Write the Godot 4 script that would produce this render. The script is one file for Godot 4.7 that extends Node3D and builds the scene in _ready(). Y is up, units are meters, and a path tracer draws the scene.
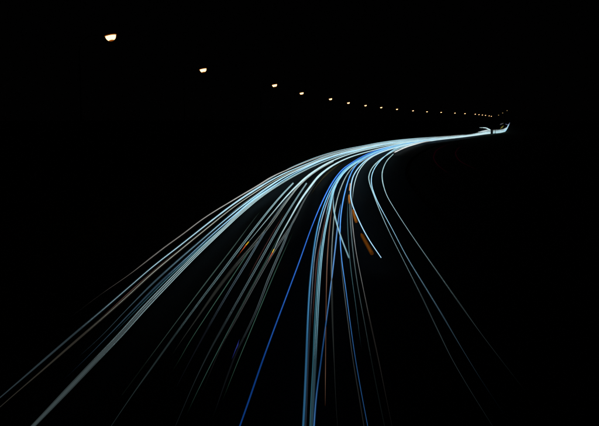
extends Node3D
# A motorway at night seen from a bridge: the light that passing headlamps left in the air, one object for each trail, and the street lamps along the left verge.

var used := {}
const CAMERA_HEIGHT := 7.0

func numbered(called: String) -> String:
	var k: int = used.get(called, 0)
	used[called] = k + 1
	return called if k == 0 else "%s_%03d" % [called, k]

func _ready() -> void:
	# camera, sky, moonlight, exposure
	var cam := Camera3D.new()
	cam.name = "camera"
	cam.position = Vector3(0, CAMERA_HEIGHT, 0)
	cam.rotation = Vector3(-atan(90.0 / 850.0), 0, 0)
	cam.fov = rad_to_deg(2.0 * atan(213.0 / 850.0))
	cam.near = 0.1
	cam.far = 6000.0
	add_child(cam)
	cam.current = true
	var env := Environment.new()
	env.background_mode = Environment.BG_SKY
	var sm := ProceduralSkyMaterial.new()
	sm.sky_top_color = Color(0.0022, 0.0022, 0.0028)
	sm.sky_horizon_color = Color(0.0045, 0.004, 0.004)
	sm.ground_horizon_color = Color(0.0045, 0.004, 0.004)
	sm.ground_bottom_color = Color(0.002, 0.002, 0.002)
	var sky := Sky.new()
	sky.sky_material = sm
	env.sky = sky
	env.tonemap_mode = Environment.TONE_MAPPER_LINEAR
	env.tonemap_exposure = 1.0
	env.sdfgi_enabled = true
	env.ssao_enabled = true
	env.ssil_enabled = true
	var we := WorldEnvironment.new()
	we.name = "world_environment"
	we.environment = env
	add_child(we)
	var moon := DirectionalLight3D.new()
	moon.name = "moonlight"
	moon.light_energy = 0.001
	moon.light_color = Color(0.8, 0.87, 1.0)
	moon.light_angular_distance = 0.5
	moon.rotation_degrees = Vector3(-50, 130, 0)
	moon.shadow_enabled = true
	add_child(moon)
	build_ground()
	build_road()
	build_slip_road()
	build_lamps()
	build_signs()
	build_trails()

# ---------------------------------------------------------------- setting

func rise(d: float) -> float:
	# height of the land at distance d: level, then a climb to a crest
	var k := clampf(d - 680.0, 0.0, 120.0) / 120.0
	return 5.4 * k * k + clampf(d - 800.0, 0.0, 50.0) * 0.09 - clampf(d - 870.0, 0.0, 400.0) * 0.012

func noise_texture(seed_: int, freq: float, a: Color, b: Color) -> NoiseTexture2D:
	var n := FastNoiseLite.new()
	n.seed = seed_
	n.frequency = freq
	n.fractal_octaves = 5
	var g := Gradient.new()
	g.set_color(0, a)
	g.set_color(1, b)
	var t := NoiseTexture2D.new()
	t.width = 512
	t.height = 512
	t.seamless = true
	t.noise = n
	t.color_ramp = g
	return t

func rough_material(tex: Texture2D, tile: float) -> StandardMaterial3D:
	var m := StandardMaterial3D.new()
	m.albedo_texture = tex
	m.uv1_triplanar = true
	m.uv1_world_triplanar = true
	m.uv1_scale = Vector3.ONE / tile
	m.roughness = 0.95
	m.metallic_specular = 0.2
	return m

func strip(rows: Array, called: String, m: Material) -> MeshInstance3D:
	# a sheet through rows of points, all rows as long as each other
	var st := SurfaceTool.new()
	st.begin(Mesh.PRIMITIVE_TRIANGLES)
	for r in rows.size() - 1:
		for c in rows[r].size() - 1:
			var a: Vector3 = rows[r][c]
			var b: Vector3 = rows[r][c + 1]
			var d: Vector3 = rows[r + 1][c]
			var e: Vector3 = rows[r + 1][c + 1]
			for p in [a, d, b, b, d, e]:
				st.add_vertex(p)
	st.generate_normals()
	st.set_material(m)
	var o := MeshInstance3D.new()
	o.name = numbered(called)
	o.mesh = st.commit()
	o.set_meta("kind", "structure")
	add_child(o, true)
	return o

func build_ground() -> void:
	var tex := noise_texture(3, 0.02, Color(0.16, 0.17, 0.11), Color(0.27, 0.27, 0.19))
	var rows := []
	var z := 60.0
	while z > -3200.0:
		var row := []
		for k in 31:
			row.append(Vector3(-1500.0 + 100.0 * k, rise(-z) - 0.12, z))
		rows.append(row)
		z -= 20.0 if z > -1000.0 else 200.0
	for row in rows:
		row.reverse()
	strip(rows, "ground", rough_material(tex, 9.0))

const CENTRE := [0, 40, 0, 10, 0.2, -20, 0.7, -50, 3, -90, 6.5, -125, 15, -180, 35, -275, 52.5, -335, 82, -435, 121, -574, 143, -640, 165, -717, 186, -790, 208, -860, 243, -980]

func road_line() -> PackedVector3Array:
	var c := Curve3D.new()
	var n := CENTRE.size() / 2
	var p := []
	for k in n:
		p.append(Vector3(CENTRE[2 * k], 0, CENTRE[2 * k + 1]))
	for k in n:
		var t: Vector3 = (p[min(k + 1, n - 1)] - p[max(k - 1, 0)]).normalized()
		var before: float = (p[k] - p[max(k - 1, 0)]).length() / 3.0
		var after: float = (p[min(k + 1, n - 1)] - p[k]).length() / 3.0
		c.add_point(p[k], -t * before, t * after)
	c.bake_interval = 6.0
	return c.get_baked_points()

func build_road() -> void:
	var tex := noise_texture(8, 0.05, Color(0.15, 0.15, 0.155), Color(0.24, 0.24, 0.24))
	var line := road_line()
	var rows := []
	for k in line.size():
		var t := (line[min(k + 1, line.size() - 1)] - line[max(k - 1, 0)]).normalized()
		var side := t.cross(Vector3.UP)
		var row := []
		var left := lerpf(10.5, 4.5, smoothstep(300.0, 480.0, -line[k].z))
		for s in [left, left * 0.5, 0.0, -5.0, -9.0]:
			var p: Vector3 = line[k] - side * s
			p.y = rise(-p.z)
			row.append(p)
		row.reverse()
		rows.append(row)
	strip(rows, "road", rough_material(tex, 4.0))

func build_slip_road() -> void:
	# the ramp that comes down to the road at the far bend
	var m := rough_material(noise_texture(9, 0.05, Color(0.19, 0.19, 0.195), Color(0.28, 0.28, 0.28)), 4.0)
	var p := [Vector3(143, 2.6, -719), Vector3(151.4, 2.5, -715), Vector3(153.7, 2.5, -712), Vector3(155.3, 2.1, -706), Vector3(155.3, 1.0, -696), Vector3(154.8, 0.05, -685)]
	var rows := []
	for k in p.size():
		var t: Vector3 = (p[min(k + 1, p.size() - 1)] - p[max(k - 1, 0)]).normalized()
		var side := t.cross(Vector3.UP).normalized()
		var q: Vector3 = p[k]
		rows.append([q + side * (2.0 + q.y) - Vector3.UP * (q.y + 0.1), q + side * 2.0, q - side * 2.0, q - side * (2.0 + q.y) - Vector3.UP * (q.y + 0.1)])
	strip(rows, "slip_road", m)

# ---------------------------------------------------------------- meshes

func sweep(points: PackedVector3Array, radii: PackedFloat32Array, sides: int) -> ArrayMesh:
	# a tube through the points, closed at both ends
	var v := PackedVector3Array()
	var nn := PackedVector3Array()
	var ix := PackedInt32Array()
	var n := points.size()
	for k in n:
		var t := (points[min(k + 1, n - 1)] - points[max(k - 1, 0)]).normalized()
		var up := Vector3.UP if absf(t.y) < 0.9 else Vector3.RIGHT
		var a := t.cross(up).normalized()
		var b := a.cross(t)
		for s in sides:
			var w := TAU * s / sides
			var d := a * cos(w) + b * sin(w)
			v.append(points[k] + d * radii[k])
			nn.append(d)
	for k in n - 1:
		for s in sides:
			var s2 := (s + 1) % sides
			var i := k * sides
			var j := i + sides
			ix.append_array([i + s, j + s, i + s2, i + s2, j + s, j + s2])
	for e in [0, n - 1]:
		var c := v.size()
		var t := (points[1] - points[0]).normalized() * -1.0 if e == 0 else (points[n - 1] - points[n - 2]).normalized()
		v.append(points[e])
		nn.append(t)
		for s in sides:
			v.append(v[e * sides + s])
			nn.append(t)
		for s in sides:
			var s2 := (s + 1) % sides
			if e == 0:
				ix.append_array([c, c + 1 + s, c + 1 + s2])
			else:
				ix.append_array([c, c + 1 + s2, c + 1 + s])
	var arr := []
	arr.resize(Mesh.ARRAY_MAX)
	arr[Mesh.ARRAY_VERTEX] = v
	arr[Mesh.ARRAY_NORMAL] = nn
	arr[Mesh.ARRAY_INDEX] = ix
	var mesh := ArrayMesh.new()
	mesh.add_surface_from_arrays(Mesh.PRIMITIVE_TRIANGLES, arr)
	return mesh

func part(called: String, mesh: Mesh, m: Material, parent: Node) -> MeshInstance3D:
	var o := MeshInstance3D.new()
	o.name = called
	o.mesh = mesh
	o.material_override = m
	parent.add_child(o, true)
	return o

func paint(c: Color, rough: float, metal := 0.0) -> StandardMaterial3D:
	var m := StandardMaterial3D.new()
	m.albedo_color = c
	m.roughness = rough
	m.metallic = metal
	return m

func glow(c: Array) -> StandardMaterial3D:
	# c: light given off, linear
	var top: float = max(c[0], c[1], c[2])
	var m := StandardMaterial3D.new()
	m.albedo_color = Color(0.01, 0.01, 0.01)
	m.roughness = 1.0
	m.metallic_specular = 0.0
	m.emission_enabled = true
	m.emission = Color(c[0] / top, c[1] / top, c[2] / top).linear_to_srgb()
	m.emission_energy_multiplier = top
	return m

func half_egg(len_: float, wide: float, deep: float, sign_: float) -> ArrayMesh:
	# half of an egg with its flat side at y = 0, long along x
	var st := SurfaceTool.new()
	st.begin(Mesh.PRIMITIVE_TRIANGLES)
	st.set_smooth_group(0)
	var ring := func(r: int, s: int) -> Vector3:
		var a := PI * 0.5 * r / 7.0
		var w := TAU * s / 20.0
		var c := pow(cos(a), 0.8)
		return Vector3(cos(w) * c * len_ * 0.5, sign_ * sin(a) * deep, sin(w) * c * wide * 0.5)
	for r in 7:
		for s in 20:
			var a: Vector3 = ring.call(r, s)
			var b: Vector3 = ring.call(r, s + 1)
			var c: Vector3 = ring.call(r + 1, s)
			var d: Vector3 = ring.call(r + 1, s + 1)
			var quad := [a, b, c, b, d, c] if sign_ < 0.0 else [a, c, b, b, c, d]
			for p in quad:
				st.add_vertex(p)
	st.set_smooth_group(-1)
	for s in 20:
		var a: Vector3 = ring.call(0, s)
		var b: Vector3 = ring.call(0, s + 1)
		for p in ([Vector3.ZERO, b, a] if sign_ < 0.0 else [Vector3.ZERO, a, b]):
			st.add_vertex(p)
	st.generate_normals()
	return st.commit()

# ---------------------------------------------------------------- street lamps

const LAMPS := [
	[-12.91, 0.01, -59.0, "largest and nearest street lamp, glowing at upper left"],
	[-10.69, 0.01, -95.3, "second street lamp from the left, glowing orange white"],
	[-3.89, 0.00, -133.6, "third street lamp from the left in the long glowing row"],
	[0.41, 0.00, -169.1, "fourth street lamp from the left in the long glowing row"],
	[7.60, 0.00, -210.1, "fifth street lamp from the left in the long glowing row"],
	[14.26, 0.00, -249.9, "sixth street lamp from the left in the long glowing row"],
	[22.13, 0.00, -287.2, "seventh street lamp from the left in the long glowing row"],
	[30.95, 0.00, -324.4, "eighth street lamp from the left in the long glowing row"],
	[41.52, 0.00, -364.6, "ninth street lamp from the left in the long glowing row"],
	[54.27, 0.00, -409.3, "tenth street lamp from the left in the long glowing row"],
	[66.41, 0.00, -445.8, "eleventh street lamp from the left in the long glowing row"],
	[77.98, 0.00, -471.0, "twelfth street lamp from the left in the long glowing row"],
	[91.61, 0.00, -504.2, "thirteenth street lamp from the left in the long glowing row"],
	[102.70, 0.00, -531.0, "fourteenth street lamp from the left in the long glowing row"],
	[116.53, 0.00, -567.2, "fifteenth street lamp from the left in the long glowing row"],
	[126.15, 0.00, -601.3, "sixteenth street lamp from the left in the long glowing row"],
	[133.35, 0.00, -623.8, "seventeenth street lamp from the left in the long glowing row"],
	[142.75, 0.00, -656.6, "eighteenth street lamp from the left in the long glowing row"],
	[153.22, -0.10, -691.0, "nineteenth street lamp from the left in the long glowing row"],
	[154.87, -0.42, -690.4, "twentieth street lamp from the left in the long glowing row"],
	[168.83, 0.78, -725.5, "leftmost of the three faint yellow street lamps at the far crest"],
	[183.28, 3.17, -771.9, "middle one of the three faint yellow street lamps at the far crest"],
	[195.05, 5.79, -804.3, "highest and faintest street lamp at the right end of the row"],
]

func build_lamps() -> void:
	# each place is where the lantern hangs over the verge; the pole stands 2.2 m behind it, away from the road
	var steel := paint(Color(0.2, 0.2, 0.21), 0.8, 0.0)
	var shell := paint(Color(0.16, 0.16, 0.17), 0.7)
	var bulb_bright := glow([3.6, 1.95, 0.85])
	var bulb_faint := glow([0.7, 0.5, 0.2])
	var pole := sweep(PackedVector3Array([Vector3(0, -0.3, 0), Vector3(0, 1.2, 0), Vector3(0, 1.25, 0), Vector3(0, 11.8, 0)]), PackedFloat32Array([0.12, 0.12, 0.09, 0.055]), 10)
	var arc := PackedVector3Array()
	var arc_r := PackedFloat32Array()
	for k in 9:
		var w := PI * 0.5 * k / 8.0
		arc.append(Vector3(0.9 - 0.9 * cos(w), 11.75 + 1.15 * sin(w), 0))
		arc_r.append(0.04)
	arc.append(Vector3(1.9, 12.97, 0))
	arc_r.append(0.035)
	var arm := sweep(arc, arc_r, 8)
	var canopy := half_egg(0.82, 0.44, 0.12, 1.0)
	var bowl := half_egg(0.74, 0.38, 0.36, -1.0)
	var rim := TorusMesh.new()
	rim.inner_radius = 0.355
	rim.outer_radius = 0.41
	rim.rings = 24
	rim.ring_segments = 8
	var tip := half_egg(0.4, 0.24, 0.1, -1.0)
	var amber := glow([0.3, 0.075, 0.008])  # glowing rim and tip added to imitate the amber halo around the bowl
	var door := BoxMesh.new()
	door.size = Vector3(0.11, 0.5, 0.02)
	for k in LAMPS.size():
		var a: Array = LAMPS[k]
		var next: Array = LAMPS[min(k + 1, LAMPS.size() - 1)]
		var prev: Array = LAMPS[max(k - 1, 0)]
		var along := Vector3(next[0] - prev[0], 0, next[2] - prev[2]).normalized()
		var out := along.cross(Vector3.UP)   # towards the road
		var o := Node3D.new()
		o.name = numbered("street_lamp")
		o.basis = Basis(out, Vector3.UP, out.cross(Vector3.UP))
		o.position = Vector3(a[0], a[1], a[2]) - out * 2.2
		o.set_meta("label", a[3])
		o.set_meta("category", "street lamp")
		o.set_meta("group", "street lamps along the left side of the road")
		add_child(o, true)
		part("pole", pole, steel, o)
		part("bracket_arm", arm, steel, o)
		part("access_door", door, shell, o).position = Vector3(0, 0.7, 0.125)
		var head := part("lantern_canopy", canopy, shell, o)
		head.position = Vector3(2.2, 12.94, 0)
		head.rotation.z = 0.19
		var b := part("lamp_bowl", bowl, bulb_bright if k < 20 else bulb_faint, o)
		b.position = Vector3(2.2, 12.93, 0)
		b.rotation.z = 0.19
		part("halo_rim", rim, amber, b)
		part("halo_tip", tip, amber, b).position = Vector3(0, -0.285, 0)
		var s := SpotLight3D.new()
		s.name = "lamp_light"
		s.light_color = Color(1.0, 0.72, 0.42)
		s.light_energy = 0.25
		s.light_size = 0.25
		s.spot_range = 60.0
		s.spot_angle = 68.0
		s.spot_attenuation = 2.0
		s.shadow_enabled = true
		o.add_child(s, true)
		s.position = Vector3(2.2, 12.54, 0)
		s.rotation_degrees = Vector3(-90, 0, 0)

# ---------------------------------------------------------------- signs at the far bend

func build_signs() -> void:
	var back := paint(Color(0.12, 0.12, 0.13), 0.7)
	var t := Node3D.new()
	t.name = "road_sign"
	t.position = Vector3(118.3, 0, -525)
	t.rotation.y = -0.3
	t.set_meta("label", "dark road sign silhouetted against the far end of the white trails")
	t.set_meta("category", "road sign")
	add_child(t, true)
	var panel := BoxMesh.new()
	panel.size = Vector3(1.4, 2.3, 0.05)
	part("sign_panel", panel, back, t).position = Vector3(0, 1.55, 0)
	for x in [-0.45, 0.45]:
		part("post", sweep(PackedVector3Array([Vector3(x, -0.3, 0.065), Vector3(x, 2.65, 0.065)]), PackedFloat32Array([0.04, 0.04]), 8), back, t)
	for y in [1.1, 2.4]:
		var rail := BoxMesh.new()
		rail.size = Vector3(1.3, 0.06, 0.03)
		part("rail", rail, back, t).position = Vector3(0, y, 0.038)
	var q := Node3D.new()
	q.name = "marker_post"
	q.position = Vector3(120.5, 0, -525)
	q.set_meta("label", "thin dark post just right of the dark road sign")
	q.set_meta("category", "post")
	add_child(q, true)
	part("post", sweep(PackedVector3Array([Vector3(0, -0.3, 0), Vector3(0, 3.4, 0)]), PackedFloat32Array([0.16, 0.12]), 10), back, q)
	part("cap", sweep(PackedVector3Array([Vector3(0, 3.4, 0), Vector3(0, 3.5, 0)]), PackedFloat32Array([0.17, 0.1]), 10), back, q)

# ---------------------------------------------------------------- light trails

func smooth(p: PackedVector3Array, w: Array) -> Array:
	# a smooth line through the points, chord by chord, with the two widths of each point
	var n := p.size()
	var t := PackedVector3Array()
	for k in n:
		if k == 0 or k == n - 1:
			var j := 1 if k == 0 else n - 1
			t.append((p[j] - p[j - 1]) / maxf((p[j] - p[j - 1]).length(), 0.001))
		else:
			var a := (p[k] - p[k - 1]).length()
			var b := (p[k + 1] - p[k]).length()
			t.append(((p[k] - p[k - 1]) / a * b + (p[k + 1] - p[k]) / b * a) / (a + b))
	var line := PackedVector3Array()
	var radius := PackedFloat32Array()
	var spread := PackedFloat32Array()
	for k in n - 1:
		var len_ := (p[k + 1] - p[k]).length()
		for s in 6 if k < n - 2 else 7:
			var f := s / 6.0
			var f2 := f * f
			var f3 := f2 * f
			line.append(p[k] * (2 * f3 - 3 * f2 + 1) + t[k] * len_ * (f3 - 2 * f2 + f) + p[k + 1] * (3 * f2 - 2 * f3) + t[k + 1] * len_ * (f3 - f2))
			radius.append(lerpf(w[k].x, w[k + 1].x, f))
			spread.append(lerpf(w[k].y, w[k + 1].y, f))
	return [line, radius, spread]

const BRIDGE := Vector3(0, 7, 0)

func build_trails() -> void:
	var flicker := FastNoiseLite.new()
	flicker.seed = 5
	flicker.frequency = 0.2
	# a trail: a band of even light, and thinner, brighter strands along its upper side; radii shrink to imitate fading towards the bridge
	for d in TRAILS:
		var a: Array = d.path
		var p := PackedVector3Array()
		var w := []
		for k in a.size() / 5:
			p.append(Vector3(a[5 * k], a[5 * k + 1], a[5 * k + 2]))
			w.append(Vector2(a[5 * k + 3], a[5 * k + 4]) * 0.001)
		var made := smooth(p, w)
		var line: PackedVector3Array = made[0]
		for k in line.size():
			line[k] -= p[0]
		var band_mesh := sweep(line, made[1], 8)
		var many: int = d.strands
		var name_: String = d.name
		var o: Node3D = Node3D.new() if many > 0 else MeshInstance3D.new()
		o.name = numbered(name_)
		o.position = p[0]
		o.set_meta("label", d.label)
		o.set_meta("category", "light trail")
		o.set_meta("group", "orange indicator dashes" if name_ == "indicator_light_trail" else "light trails of passing traffic")
		add_child(o, true)
		if many == 0:
			(o as MeshInstance3D).mesh = band_mesh
			(o as MeshInstance3D).material_override = glow(d.band)
			continue
		part("light_band", band_mesh, glow([d.band[0] * 0.6, d.band[1] * 0.6, d.band[2] * 0.6]), o)
		# the bright inside of the band and the strands lie on the side that faces the bridge
		var facing := PackedVector3Array()
		for k in line.size():
			var t := (line[min(k + 1, line.size() - 1)] - line[max(k - 1, 0)]).normalized()
			var to := BRIDGE - (line[k] + p[0])
			facing.append((to - t * to.dot(t)).normalized())
		var q := PackedVector3Array()
		var r := PackedFloat32Array()
		for k in line.size():
			q.append(line[k] + facing[k] * made[1][k] * 0.48)
			r.append(made[1][k] * 0.66)
		part("light_core", sweep(q, r, 8), glow(d.band), o)
		var m := glow(d.core)
		for s in many:
			var w_ := PI * (0.5 if many == 1 else lerpf(0.5 - 0.1 * (many - 0.6), 0.5 + 0.1 * (many - 0.6), s / (many - 1.0)))
			var c := PackedVector3Array()
			var cr := PackedFloat32Array()
			for k in line.size():
				var t := (line[min(k + 1, line.size() - 1)] - line[max(k - 1, 0)]).normalized()
				var side := t.cross(facing[k])
				c.append(line[k] + (side * cos(w_) + facing[k] * sin(w_)) * made[1][k] * 1.1)
				cr.append(made[2][k] * (1.0 + 0.3 * flicker.get_noise_2d(k * 2.3, used.light_trail * 17.0 + s * 5.0)))
			part("light_strand", sweep(c, cr, 6), m, o)

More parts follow.
